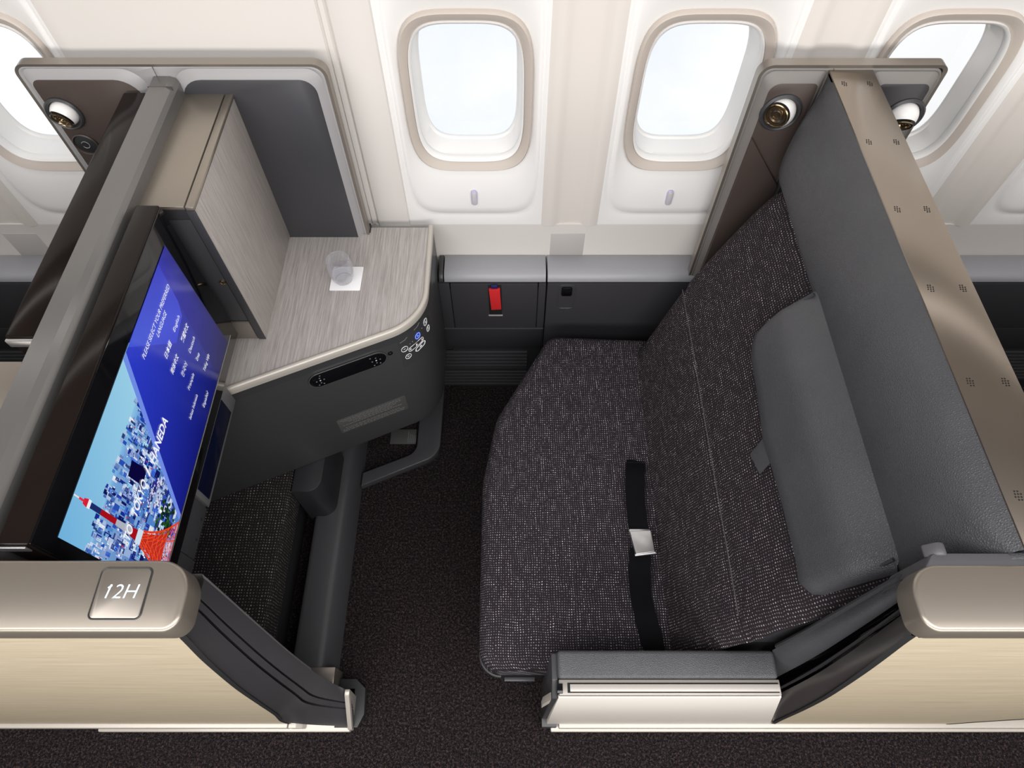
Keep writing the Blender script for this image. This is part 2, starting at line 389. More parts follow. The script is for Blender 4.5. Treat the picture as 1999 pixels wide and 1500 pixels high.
# blank panel (no window) with its seams
for x0, x1 in ((-1.191+HWC, -.412), (-.388, -.105-HWC)):
    mk('blank_panel', column(x0, x1, None, [(0, 0), (.02, -.004), (.05, -.006), (.5, -.004), (.95, -.006), (.98, -.004), (1, 0)]), WALL, wroot, smooth=80)
mk('seam_strip', column(-.412, -.388, None, [(0, 0), (.15, .005), (.3, 0), (.7, 0), (.85, .005), (1, 0)]), WALL, wroot, smooth=40)
for x0, x1 in ((-3, -1.734-HWC), (1.524+HWC, 3)):
    mk('blank_panel', column(x0, x1, None, [(0, 0), (.5, 0), (1, 0)]), WALL, wroot)
mk('lower_panel', box(-3, 3, YW, YW+.03, 0, .792, 0), WALL, wroot)
mk('upper_panel', grid([[Vector((-3, wall_y(z), z)), Vector((3, wall_y(z), z))] for z in [1.60, 1.7, 1.8, 1.9, 2.0]]), WALL, wroot)
mk('stowage_bin', prism([(wall_y(1.95), 1.95), (1.0, 2.04), (.74, 2.26), (.72, 2.66), (1.45, 2.66), (1.45, 1.95)], 'x', -3, 3), mat('bin_taupe', (.20, .17, .15), .5), wroot)

# ------------------------------------------------------------------ side ledge under the windows
def ledge_prof(): return [(1.386, .60), (1.386, .662), (1.380, .666), (1.330, .666), (1.315, .664), (1.304, .658), (1.299, .648), (1.298, .640), (1.303, .636), (1.33, .60)]
def ledge(x0, x1, parent): return mk('ledge_cap', prism(ledge_prof(), 'x', x0, x1, .0015), MATS.get('ledge_leatherette') or mat('ledge_leatherette', (.30, .303, .325), .38), parent)
S = thing('side_console', 'dark side console below windows with red pull tab and louvred vent', 'console', (-.06, 1.34, 0))
ledge(-.206, .103, S)
mk('cap_end', prism(ledge_prof(), 'x', -.222, -.209, .001), DARKS, S)
mk('body', box(-.20, .106, 1.304, 1.385, .0, .598, .002), DARKP, S)
def framepanel(x0, x1, z0, z1, y, d=.012): return box(x0, x1, y, y+d, z0, z1, .0015)
mk('side_strip', framepanel(-.226, -.192, .405, .631, 1.297), DARKR, S)
dr = mk('storage_door', framepanel(-.189, .079, .405, .631, 1.296), DARKR, S)
mk('side_strip', framepanel(.082, .1045, .405, .631, 1.297), DARKR, S)
mk('seam_rail', box(-.226, .1045, 1.2945, 1.30, .400, .4035, .0005), SHAFT, S)
mk('lower_panel', framepanel(-.24, .100, .275, .397, 1.300), DARKP, S)
mk('latch_slot', box(-.0735, -.0325, 1.2945, 1.300, .480, .629, .0015), BLACK, S)
tb = mk('pull_tab', prism([(-.071, .617), (-.037, .619), (-.034, .521), (-.066, .518)], 'y', 1.284, 1.294, .0015), REDM, S); tag(tb, 'red pull tab')
mk('tab_anchor', box(-.064, -.044, 1.287, 1.296, .6195, .633, .002), BLUEM, S)
mk('slot_rim', box(-.076, -.030, 1.293, 1.297, .474, .4795, .001), SILVER_G, S)
zz = .256
for i in range(11):
    if i != 5: mk('slat', box(-.262, .055, 1.2985, 1.310, zz-.015, zz, .0022), DARKR, S)
    else: mk('slat', box(-.262, .055, 1.301, 1.312, zz-.020, zz, .0015), DARKP, S)
    zz -= .0215
S2 = thing('side_console', 'smooth dark side console beside the seat with small round-cornered latch', 'console', (.33, 1.34, 0))
ledge(.108, .560, S2)
mk('body', box(.108, .535, 1.304, 1.385, 0, .598, .002), DARKP, S2)
mk('front_panel', framepanel(.109, .56, .30, .632, 1.297), DARKR, S2)
lp = [Vector((x, 1.2955, z)) for x, z in rrect(.143, .196, .514, .628, .014)]
mk('latch_ring', tube(lp+[lp[0], lp[1]], .0013, 6, False), SHAFT, S2)
mk('latch_button', prism(rrect(.153, .186, .580, .618, .007), 'y', 1.290, 1.2985, .002), GLOSS, S2)
for (x0, x1, lab) in ((-2.6, -1.075, 'grey padded side console in the suite behind the left partition'), (.94, 2.6, 'grey padded side console in the suite behind the seat at right')):
    S3 = thing('side_console', lab, 'console', ((x0+x1)/2, 1.34, 0))
    ledge(x0, x1, S3); mk('body', box(x0, x1, 1.304, 1.385, 0, .598, .002), DARKP, S3); mk('front_panel', framepanel(x0, x1, .405, .632, 1.297), DARKR, S3)
    mk('lower_panel', framepanel(x0, x1, .275, .397, 1.300), DARKP, S3)
    zz = .256
    for i in range(9): mk('slat', box(x0, x1, 1.2985, 1.31, zz-.015, zz, .002), DARKR, S3); zz -= .0215

# ------------------------------------------------------------------ left partition with wing
P = thing('suite_partition', 'tall grey suite partition with flared wing panel at the windows, left side', 'partition', (-.75, .8, 0))
prof = [(-.786, .80), (-.786, 1.307), (-.783, 1.310), (-.748, 1.310), (-.737, 1.305), (-.731, 1.295), (-.728, 1.275), (-.727, 1.25), (-.722, .80)]
mk('partition_wall', prism(prof, 'y', .262, 1.316), STONEG, P, smooth=16)
mk('top_seam', box(-.7858, -.734, 1.279, 1.2805, 1.27, 1.3103, 0), SHAFT, P)
mk('partition_foot', box(-.80, -.706, .98, 1.30, 0, .80, .002), DARKP, P)
mk('footwell_back', box(-1.16, -1.12, .25, 1.30, 0, .80, .002), DARKP, P)
mk('footwell_roof', box(-1.12, -.706, .262, .98, .775, .80, .002), DARKP, P)
def wing(parent, xa, xm, xb, zt, z0, yf, opL, opR, depthL, depthR, mrim, mL, mR, name='wing_panel'):
    n = 7
    def ring(x0, x1, zb, z1, r1, r2, y):   # r1 top-left, r2 top-right
        return [Vector((x, y, z)) for x, z in fillet([(x0, zb), (x1, zb), (x1, z1), (x0, z1)], [.0005, .0005, r2, r1], n)]
    for (x0, x1, op, dp, m, tl, trr) in ((xa, xm, opL, depthL, mL, .022, .0005), (xm, xb, opR, depthR, mR, .0005, .03)):
        a, b, zb, z1, ra, rb = op
        rr = [ring(x0, x1, z0, zt, tl, trr, yf+.03), ring(x0, x1, z0, zt, tl, trr, yf+.003), ring(x0+.003, x1-.003 if x1 == xb else x1, z0, zt-.003, tl, trr, yf),
              ring(a, b, zb, z1, ra, rb, yf), ring(a+.003, b-.003, zb, z1-.003, ra, rb, yf+.002), ring(a+.018, b-.018, zb, z1-.022, ra, rb, yf+dp)]
        mk(name, rings(rr, [0, 0, 0, 0, 0, 1]), [mrim, m], parent, smooth=50)
    mk('wing_back', box(xa+.002, xb-.002, yf+.03, yf+.036, z0, zt-.035, .002), DARKP, parent)
wing(P, -1.078, -.778, -.408, 1.333, .822, 1.318, (-1.072, -.803, .822, 1.329, .02, .05), (-.752, -.414, .822, 1.329, .055, .034), -.010, -.010, SILVER_G, MOCHA, mat('recess_charcoal', (.042, .042, .047), .34))
# bronze rim round the wing
def rim(parent, xa, xb, zt, zbl, zbr, y0, y1, rl, rr_, m=BRONZED, t=.009):
    pl = fillet([(xa, zbl), (xa, zt), (xb, zt), (xb, zbr)], [0, rl, rr_, 0], 10)
    path = [Vector((x, 0, z)) for x, z in pl]
    bmr = sweep2(path, [(-.0005, y0), (-t, y0+.002), (-t, y1-.002), (-.0005, y1)], up=Vector((0, 1, 0)))
    return mk('edge_trim', bmr, m, parent, smooth=50)
rim(P, -1.082, -.402, 1.338, .668, .668, 1.317, 1.341, .028, .032)
mk('trim_gap', prism(fillet([(-1.078, .70), (-.406, .70), (-.406, 1.334), (-1.078, 1.334)], [0, 0, .034, .030], 8), 'y', 1.325, 1.336), BLACK, P)
mk('wing_foot', box(-.50, -.404, 1.325, 1.365, .0, .82, .002), DARKP, P)
bmr = box(-.744, -.412, 1.316, 1.3175, .822, .8255, .0006)
mk('bottom_rail', bmr, SILVER_G, P)

def reading_lamp(c, aim, label, s=1.0):
    c = Vector(c); T = thing('reading_lamp', label, 'lamp', tuple(c))
    aim = Vector(aim).normalized()
    mk('socket_ring', lathe([(.044*s, .004), (.044*s, -.001), (.040*s, -.005), (.036*s, -.002), (.034*s, .004), (.03*s, .010)], c, (0, 1, 0), 40), DARKS, T)
    # white hooded ball: sphere cut by the lens plane
    pr = []
    for k in range(15): a = R(8+k*8.2); pr.append((.0325*s*math.sin(a), -.0325*s*math.cos(a)))
    mk('lamp_shade', lathe(pr, c+Vector((0, .006, 0)), aim, 40), LAMPW, T)
    lens = [(.0245*s, .0215*s), (.0255*s, .0245*s), (.0235*s, .0255*s), (.0215*s, .0215*s), (.020*s, .0205*s), (.0195*s, .0235*s), (.0175*s, .0235*s), (.0165*s, .0185*s), (.012*s, .0175*s), (.011*s, .0205*s), (.0085*s, .021*s), (.0075*s, .0175*s), (.0001, .017*s)]
    mk('lens', lathe(lens, c+Vector((0, .006, 0)), aim, 40), LENS, T, smooth=30)
    return T
reading_lamp((-1.024, 1.304, 1.224), (-.25, -.88, -.30), 'white ball reading lamp on brown panel of the left partition wing', .92)
B = thing('call_button', 'round dark dial button below the reading lamp on the left wing', 'button', (-1.022, 1.306, 1.139))
mk('dial_ring', lathe([(.029, .004), (.029, -.002), (.027, -.004), (.0255, -.002), (.0255, .002)], (-1.022, 1.306, 1.139), (0, 1, 0), 36), MOCHA, B)
mk('dial_face', lathe([(.0255, .001), (.022, -.001), (.001, -.001)], (-1.022, 1.306, 1.139), (0, 1, 0), 36), DARKP, B)
mk('dial_mark', tube([Vector((-1.022+.009*math.cos(R(a)), 1.3038, 1.139+.009*math.sin(R(a)))) for a in range(-150, 160, 20)], .0008, 6), SILVER_G, B)

# neighbour's monitor and cabinet on the far side of the left partition
T = thing('monitor', 'glossy black monitor edge behind the left partition, facing away', 'monitor', (-.832, .96, .85))
mk('monitor_body', box(-.858, -.806, .640, 1.300, .85, 1.283, .004), GLOSSB, T)
mk('end_trim', box(-.856, -.808, .633, .6385, 1.262, 1.280, .001), CHROME, T)
T = thing('storage_cabinet', 'brown metal-topped cabinet at the left edge behind the partition', 'cabinet', (-.95, .4, .80))
mk('cabinet_body', box(-1.10, -.806, .262, .612, .80, 1.228, .002), DARKP, T)
mk('top_cap', box(-1.10, -.806, .262, .616, 1.229, 1.245, .003), BRONZED, T)
mk('cabinet_door', box(-1.12, -1.102, .262, .612, .80, 1.243, .002), WOODSIDE, T)

# ------------------------------------------------------------------ monitor
T = thing('monitor', 'large black seat monitor showing city picture and language menu', 'monitor', (-.69, .6, .88))
mk('monitor_body', box(-.713, -.668, .276, .932, .884, 1.302, .0035, 3), GLOSSB, T)
mk('front_bezel', box(-.6685, -.6655, .279, .929, .887, 1.299, .0012), GLOSS, T)
mk('end_trim', box(-.712, -.670, .2725, .2755, 1.284, 1.300, .001), CHROME, T)
SX = -.6645; Y0, Y1, Z0, Z1 = .304, .876, .927, 1.252
# picture: a mesh of flat coloured cells on the lit panel
bm = bmesh.new(); CL = bm.loops.layers.float_color.new('Col'); lay = [0]
def srgb(c): return tuple((v/255)**2.2 for v in c)
def quad(pts, cols, lift):
    vs = [bm.verts.new((SX+lift*.000004, p[0], p[1])) for p in pts]; f = bm.faces.new(vs)
    if not isinstance(cols, list): cols = [cols]*len(pts)
    for l, c in zip(f.loops, cols): l[CL] = (*srgb(c), 1)
def rectc(y0, z0, y1, z1, c, lift): 
    y0, y1 = max(Y0, min(y0, Y1)), max(Y0, min(y1, Y1)); z0, z1 = max(Z0, min(z0, Z1)), max(Z0, min(z1, Z1))
    if y1-y0 > 1e-4 and z1-z0 > 1e-4: quad([(y0, z0), (y1, z0), (y1, z1), (y0, z1)], c, lift)
quad([(Y0, Z0), (.65, Z0), (.65, Z1), (Y0, Z1)], [(150, 205, 235), (150, 205, 235), (155, 208, 232), (112, 178, 222)], 0)
hz = [(.304, 1.176), (.38, 1.19), (.47, 1.184), (.58, 1.186), (.62, 1.19)]
rnd = random.Random(5)
quad([(Y0, Z0), (.62, Z0), (.62, 1.165), (Y0, 1.165)], [(70, 95, 160), (40, 60, 140), (110, 160, 215), (120, 165, 215)], 1)
quad([(Y0, 1.165), (.62, 1.165), (.62, 1.183), (Y0, 1.175)], [(110, 165, 220), (120, 175, 225), (145, 198, 232), (145, 198, 232)], 1)
pal = [(28, 48, 140), (46, 80, 175), (70, 105, 180), (120, 165, 215), (175, 195, 225), (205, 215, 235), (140, 160, 205), (50, 66, 120), (110, 130, 185), (22, 28, 90), (80, 130, 200), (150, 175, 215)]
def divx(z): return .629-(1.252-z)*(.629-.452)/(1.252-.930)     # left edge of the diagonal band
lift = 2
for k in range(1000):
    d = k/1000; z = 1.188-d*.262; s = .006+.014*d**1.1
    y = rnd.uniform(Y0-.01, .61); wd = s*rnd.uniform(.5, 1.5); h = s*rnd.uniform(1.2, 2.8)
    if y+wd > divx(z)-.002: continue
    c = rnd.choice(pal); rectc(y, z-h, y+wd, z, c, lift); lift += .12
    if wd > .007 and k % 2:
        c2 = tuple(min(255, int(v*1.35+25)) for v in c); m_ = rnd.randint(3, 7)
        for q in range(m_):
            if rnd.random() < .6: rectc(y+wd*.1, z-h*(q+.7)/m_, y+wd*.9, z-h*(q+.4)/m_, c2, lift)
            else: rectc(y+wd*(q+.2)/m_, z-h*.95, y+wd*(q+.6)/m_, z-h*.05, c2, lift)
        lift += .12
for k in range(320):
    z = rnd.uniform(.93, 1.175); y = rnd.uniform(Y0, divx(z)-.004); s = rnd.uniform(.0008, .003)
    rectc(y, z, y+s, z+s*rnd.uniform(.6, 2.5), rnd.choice([(245, 248, 255), (20, 30, 90), (120, 160, 220), (200, 60, 90), (230, 235, 245), (40, 70, 160)]), lift)
lift += 1
quad([(.452, 1.085), (.484, 1.088), (.478, 1.140), (.450, 1.136)], (18, 14, 62), lift)      # dark tower block
for k in range(60):    # blossom-like pale patch and trees
    y = rnd.uniform(.43, .49); z = rnd.uniform(1.005, 1.055)
    if y < divx(z)-.008: rectc(y, z, y+.004, z+.004, rnd.choice([(190, 185, 215), (220, 215, 235), (60, 50, 110)]), lift+1)
for k in range(90):
    y = rnd.uniform(.395, .455); z = rnd.uniform(.945, 1.005)
    if y < divx(z)-.008: rectc(y, z, y+.006, z+.006, rnd.choice([(30, 70, 30), (20, 50, 30), (60, 95, 30), (20, 35, 45)]), lift+1)
lift += 3
# lattice broadcasting tower, white and red at the top, orange-red legs
def seg2(a, b, t, c, l):
    a, b = Vector(a), Vector(b); d = (b-a).normalized(); n_ = Vector((-d.y, d.x))*t/2
    quad([tuple(a-n_), tuple(b-n_), tuple(b+n_), tuple(a+n_)], c, l)
ax = .3705
seg2((ax, 1.252), (ax, 1.238), .0022, (240, 225, 225), lift); seg2((ax, 1.238), (ax, 1.222), .0038, (225, 50, 75), lift)
quad([(ax-.007, 1.214), (ax+.007, 1.214), (ax+.0045, 1.226), (ax-.0045, 1.226)], (215, 35, 55), lift)
rectc(ax-.007, 1.206, ax+.007, 1.214, (240, 240, 245), lift)
def tw(z): return .0048+.056*(max(0, 1.206-z)/.268)**4
zs = [1.206, 1.192, 1.176, 1.160, 1.144, 1.128, 1.112, 1.096, 1.078, 1.060, 1.040, 1.020, 1.0, .985, .97, .957, .945, .935, .9275]
for i, (za, zb) in enumerate(zip(zs, zs[1:])):
    c = (40, 60, 130) if i < 2 else ((205, 28, 40) if i in (2, 3, 4, 8, 9) else ((215, 222, 238) if i in (5, 6, 7) else (228, 62, 30)))
    if i < 10: quad([(ax-tw(zb), zb), (ax+tw(zb), zb), (ax+tw(za), za), (ax-tw(za), za)], tuple(int(v*.8) for v in c), lift)
    else:
        wa, wb = tw(za), tw(zb)
        for s_ in (-1, 1):
            seg2((ax+s_*wa, za), (ax+s_*wb, zb), .0038, c, lift+.3); seg2((ax+s_*wa*.45, za), (ax+s_*wb*.45, zb), .002, c, lift+.3)
            for q in range(3):
                seg2((ax+s_*wa*(q/3), za), (ax+s_*wb*((q+1)/3), zb), .0013, (240, 90, 50), lift+.4); seg2((ax+s_*wa*((q+1)/3), za), (ax+s_*wb*(q/3), zb), .0013, (200, 40, 25), lift+.4)
        if zb > .95: quad([(ax-wb*.8, zb), (ax+wb*.8, zb), (ax+wa*.8, za), (ax-wa*.8, za)], (190, 50, 40), lift)
        seg2((ax-wb, zb), (ax+wb, zb), .0016, (235, 90, 60), lift+.5)
rectc(ax-.013, 1.040, ax+.013, 1.058, (205, 225, 240), lift+.6)
lift += 3
# diagonal blue panel
b0, b1 = (38, 42, 190), (30, 36, 130)
quad([(.629, Z1), (.452, .9275), (Y1, .9275), (Y1, Z1)], [(48, 62, 200), (26, 32, 128), (20, 24, 80), (28, 32, 160)], lift)
quad([(.640, Z1), (.74, 1.12), (.80, 1.13), (.865, Z1)], [(62, 84, 212), (50, 62, 200), (58, 72, 205), (34, 38, 178)], lift+1)
quad([(.829, Z1), (.780, .9275), (Y1, .9275), (Y1, Z1)], [(30, 34, 165), (18, 22, 84), (16, 20, 66), (20, 26, 130)], lift+2)
quad([(.615, Z1), (.443, .9275), (.455, .9275), (.630, Z1)], (112, 140, 230), lift+3)
SM = bpy.data.materials.new('screen_picture'); SM.use_nodes = True; t_ = SM.node_tree; bs = t_.nodes['Principled BSDF']
at = N(t_, 'ShaderNodeVertexColor'); at.layer_name = 'Col'
bs.inputs['Base Color'].default_value = (0, 0, 0, 1); bs.inputs['Roughness'].default_value = .12
t_.links.new(at.outputs[0], bs.inputs['Emission Color']); bs.inputs['Emission Strength'].default_value = 0.95
scr = mk('screen', bm, SM, T, smooth=None); SXT = SX+.0018
TXT = mat('screen_text', (.0, .0, .0), .3, emit=(.93, .95, 1), estr=.95)
for s, ya, yb, z, h, sh, bo in (('PLEASE SELECT YOUR PREFERRED', .649, .820, 1.199, .0105, .2, 0), ('LANGUAGE', .710, .767, 1.181, .0105, .2, 0),
        ('English', .753, .791, 1.138, .0095, .2, 0), ('日本語', .692, .728, 1.136, .0105, .15, .01), ('繁體中文', .753, .797, 1.100, .0105, .15, .01), ('简体中文', .678, .721, 1.101, .0105, .15, .01),
        ('Deutsch', .752, .791, 1.0645, .010, .2, 0), ('한국어', .695, .726, 1.063, .011, .15, 0), ('ไทย', .754, .773, 1.030, .0085, .15, .01), ('Français', .685, .724, 1.028, .010, .2, 0),
        ('Tiếng Việt', .753, .797, .991, .0095, .2, 0), ('bahasa Indonesia', .636, .695, .992, .0095, .2, 0), ('Español', .686, .723, .953, .010, .2, 0),
        ('TO', .351, .378, 1.076, .021, .18, .02), ('TOKYO', .394, .462, 1.076, .021, .18, .02), ('/', .474, .487, 1.074, .022, .0, .02), ('HANEDA', .500, .594, 1.071, .021, .18, .02)):
    text('text_line', s, TXT, scr, (SXT, ya, z), (0, 1, 0), (0, 0, 1), width=(yb-ya)*.98, height=h, shear=sh, bold=bo)
# reflective edge line
mk('bezel_line', box(-.6664, -.6648, .30, .90, .9205, .9222, 0), SILVER_G, T)

# unit below the monitor
T = thing('stowage_unit', 'slim grey stowage unit with dark blue window below the large monitor', 'stowage', (-.69, .56, .80))
mk('unit_body', box(-.708, -.676, .40, .515, .800, .884, .002), SHAFT, T)
uf = mk('unit_frame', box(-.708, -.672, .519, .792, .800, .884, .003), MATS.get('unit_grey') or mat('unit_grey', (.12, .12, .125), .4), T)
mk('dark_window', box(-.6725, -.6705, .532, .752, .812, .874, .001), NAVY, T)
mk('lower_cover', box(-.708, -.674, .30, .398, .800, .884, .002), SHAFT, T)
for y in (.44, .485, .36): mk('screw', lathe([(.003, .0), (.003, .001), (.0001, .0012)], (-.676, y, .815), (1, 0, 0), 10), DARKP, T)

# ------------------------------------------------------------------ storage cabinet on the counter
T = thing('storage_cabinet', 'storage cabinet with bronze top and pale grey veneer door on the counter', 'cabinet', (-.68, 1.14, .824))
cb = mk('cabinet_body', box(-.747, -.6415, .962, 1.316, .825, 1.262, .002), DARKP, T)
mk('top_cap', box(-.748, -.6415, .958, 1.3165, 1.262, 1.272, .003), BRONZE, T)
d = mk('cabinet_door', box(-.6395, -.6235, .958, 1.316, .826, 1.262, .0012), WOODSIDE, T)
mk('door_edge', box(-.6400, -.6225, .9555, .9582, .826, 1.262, .0005), DARKS, d)
mk('door_cap', box(-.6395, -.6215, .956, 1.3165, 1.262, 1.272, .003), BRONZE, d)
mk('side_panel', box(-.735, -.643, .9585, .962, .90, 1.235, .001), DARKS, T)
mk('latch', lathe([(.007, .003), (.007, -.002), (.0055, -.003), (.0045, -.001), (.0001, -.001)], (-.650, .958, 1.045), (0, 1, 0), 24), LENS, T)
mk('base_strip', box(-.735, -.643, .957, .9615, .826, .895, .001), BRONZED, T)

# ------------------------------------------------------------------ counter
C0 = thing('side_counter', 'veneered side counter with pale metal edge and dark apron holding controls', 'counter', (-.45, 1.1, .31))
def cpoly(off=0.0):
    return fillet([(-.74, 1.325), (-.74, .785-off), (-.712, .7975-off), (-.224+off, 1.0185-off*.6), (-.226+off, 1.345), (-.40, 1.345), (-.40, 1.325)], [0, 0, 0, .150, 0, 0, 0], 14)
mk('worktop', prism(cpoly(-.010), 'z', .800, .822), WOODTOP, C0, smooth=30)
epath = [Vector((x, y, 0)) for x, y in fillet([(-.712, .7975), (-.224, 1.0185), (-.226, 1.352)], [0, .150, 0], 16)]
mk('edge_trim', sweep2(epath, [(.001, .808), (.002, .822), (-.001, .8255), (-.006, .8262), (-.0105, .8248), (-.012, .822), (-.010, .800), (.001, .800)]), CHAMP, C0, smooth=60)
apoly = fillet([(-1.08, 1.32), (-1.08, .638), (-.226, 1.0225), (-.226, 1.35)], [0, 0, .150, 0], 14)
mk('apron', prism(apoly, 'z', .312, .770, .006, 3), CONS, C0, smooth=40)
mk('apron_head', prism(fillet([(-.70, 1.32), (-.70, .809), (-.226, 1.0225), (-.226, 1.35)], [0, 0, .150, 0], 14), 'z', .764, .806, 0), CONS, C0, smooth=40)
# face frame for things on the diagonal front
PA = Vector((-.712, .8036, 0)); dv = Vector((-.226+.72, 1.0225-.800, 0)).normalized(); nv = Vector((dv.y, -dv.x, 0))
def onface(s, z, out=0.0):   # s metres along from the left end
    p = PA+dv*s+nv*out; return Vector((p.x, p.y, z))
def sface(x): return (x-PA.x)/dv.x
def fprism(poly, o0, o1, r=.001, seg=2):
    return prism(poly, 'y', o0, o1, r, seg, f=lambda c: onface(c.x, c.z, c.y))
H = thing('remote_control', 'glossy black pill-shaped remote control docked in the counter front', 'remote control', tuple(onface(sface(-.435), .729)))
s0, s1 = sface(-.528), sface(-.338)
tilt = lambda poly: [(x, z+(x-(s0+s1)/2)*-.02) for x, z in poly]
mk('handset', fprism(rrect(s0, s1, .700, .756, .0275, 10), .0005, .006, .002), GLOSS, H)
mk('chrome_rim', sweep2([onface(x, z, .004) for x, z in rrect(s0-.001, s1+.001, .699, .757, .0285, 10)], [(-.0008, -.0008), (.0008, -.0008), (.0008, .0008), (-.0008, .0008)], up=nv, closed=True), CHROME, H)
for cxs, dirs in ((s1-.028, [(0, 0), (.011, 0), (-.011, 0), (0, .011), (0, -.011), (-.014, .017), (-.008, -.019), (.009, -.017)]), (s0+.028, [(0, 0), (.010, 0), (-.010, 0), (0, .011), (0, -.011), (.003, .021), (-.007, -.018), (.006, -.018)])):
    for dx, dz in dirs: mk('key', lathe([(.0022, 0), (.0022, .0008), (.0001, .001)], onface(cxs+dx, .728+dz, .0058), nv, 8), PRINTD if (dx, dz) != (0, 0) else PRINT, H)
mk('audio_jack', lathe([(.0065, 0), (.0065, .003), (.0045, .003), (.0040, -.003), (.0001, -.003)], onface(sface(-.326), .731, .0002), nv, 20), GLOSS, C0)
# placard of small print
pl = mk('placard', fprism(rrect(sface(-.512), sface(-.319), .420, .500, .003), .0002, .0012, .0003), LABELM, C0)
for i in range(9):
    if i == 5: continue
    z = .490-i*.0078; a = .010+(.03 if i in (2, 3) else 0)+.008*math.sin(i*2.3)
    L = sface(-.319)-sface(-.512); x = a
    while x < L-a-.006:
        wl_ = rnd.uniform(.004, .013); mk('print_line', fprism([(sface(-.512)+x, z), (sface(-.512)+min(x+wl_, L-a), z), (sface(-.512)+min(x+wl_, L-a), z+.0021), (sface(-.512)+x, z+.0021)], .0011, .0015, 0), PRINTD, pl, smooth=None); x += wl_+.0022
# seat control icons on the rounded corner: laid along the fillet
ap = [Vector((x, y, 0)) for x, y in fillet([(-.72, .800), (-.226, 1.0225), (-.226, 1.35)], [0, .150, 0], 40)]
acc = [0]
for a, b in zip(ap, ap[1:]): acc.append(acc[-1]+(b-a).length)
def oncurve(s, z, out=.0006):
    for i in range(len(ap)-1):
        if s <= acc[i+1] or i == len(ap)-2:
            t = (s-acc[i])/(acc[i+1]-acc[i]); p = ap[i].lerp(ap[i+1], t); d = (ap[i+1]-ap[i]).normalized(); n_ = Vector((d.y, -d.x, 0)); p = p+n_*out
            return Vector((p.x, p.y, z))
def s_of(x, y): return min(range(len(ap)), key=lambda i: (ap[i]-Vector((x, y, 0))).length)
sA = acc[s_of(-.290, .993)]; sB = acc[s_of(-.236, 1.06)]
CP = mk('control_panel', grid([[oncurve(sA-.012+k*(sB-sA+.045)/14, z, .0004) for k in range(15)] for z in (.640, .795)]), CONS, C0, smooth=80)
def loop_icon(cs, cz, hw, hh, m, r=.0008, lean=.0):
    pts = [oncurve(cs+x, cz+z, .0012) for x, z in rrect(-hw, hw, -hh, hh, min(hw, hh)*.98, 6)]
    return mk('icon_ring', tube(pts+[pts[0], pts[1]], r, 5, False), m, CP)
u = (sB-sA)
loop_icon(sA+.002, .722, .0095, .0105, ICON); loop_icon(sA+u*.58, .737, .0085, .0105, ICONB, .0011); loop_icon(sA+u*1.05, .752, .0080, .0125, ICON)
loop_icon(sA+u*.47, .706, .028, .0085, ICON); loop_icon(sA+u*.62, .684, .020, .0085, ICON); loop_icon(sA+u*1.15, .712, .0075, .011, ICON); loop_icon(sA+.008, .682, .0088, .0095, ICON)
for ds, z, w_, h_ in ((.002, .722, .004, .0015), (u*.58, .737, .003, .004), (u*.22, .706, .003, .003), (u*.47, .706, .003, .005), (u*.72, .706, .003, .003), (u*.40, .684, .003, .003), (u*.62, .684, .005, .004), (u*.84, .684, .003, .003), (.008, .682, .004, .002), (u*.24, .730, .0012, .0012), (u*.34, .732, .0012, .0012), (u*1.05, .752, .002, .005), (u*1.15, .712, .002, .004), (u*.82, .748, .0012, .0012)):
    bmq = grid([[oncurve(sA+ds-w_, z-h_*.8, .0010), oncurve(sA+ds+w_, z-h_*.8, .0010)], [oncurve(sA+ds-w_*.6, z+h_*.8, .0010), oncurve(sA+ds+w_*.6, z+h_*.8, .0010)]])
    mk('icon', bmq, ICONB if (ds, z) == (u*.58, .737) else ICON, CP, smooth=None)
for k, (ds, z) in enumerate(((u*.06, .757), (u*.62, .772))):
    mk('seat_icon', tube([oncurve(sA+ds-.012+q*.004, z+.0006*q+(.004 if q > 4 else 0), .0010) for q in range(7)], .0009, 5), PRINTD, CP)
# legs / structure of the counter
mk('support_pillar', prism(fillet([(-.672, .75), (-.585, .75), (-.585, .96), (-.672, .96)], [0, .045, 0, 0], 10), 'z', .0, .312, .003), DARKP, C0)

# glass and coaster
K = mk('coaster', prism(rrect(-.4865, -.4045, 1.1155, 1.1975, .003, 3), 'z', .8222, .8242, .0004), WHITEC, None, loc=(-.445, 1.156, .8222)); tag(K, 'square white paper coaster under the water glass on the counter', 'coaster')
G = thing('water_glass', 'clear stemless glass of water standing on the white coaster', 'glass', (-.452, 1.152, .8245))
gp = [(.0001, 0), (.018, 0), (.024, .003), (.029, .015), (.0325, .032), (.0335, .048), (.032, .066), (.0295, .080), (.0285, .0805), (.0278, .080), (.0303, .066), (.0318, .048), (.0308, .032), (.0273, .016), (.022, .006), (.0001, .0045)]
mk('rim', tube([Vector((-.452+.0287*math.cos(k*math.pi/20), 1.152+.0287*math.sin(k*math.pi/20), .9047)) for k in range(41)], .0007, 6, False), RIMG, G)
mk('base_ring', tube([Vector((-.452+.0215*math.cos(k*math.pi/20), 1.152+.0215*math.sin(k*math.pi/20), .8262)) for k in range(41)], .0010, 6, False), RIMG, G)
mk('glass_bowl', lathe(gp, (-.452, 1.152, .8245), n=48), GLASS, G, smooth=80)
wp = [(.0001, .0047), (.0218, .0062), (.0271, .0162), (.0306, .032), (.0314, .042), (.0001, .042)]
mk('water', lathe(wp, (-.452, 1.152, .8245), n=48), WATER, G, smooth=60)

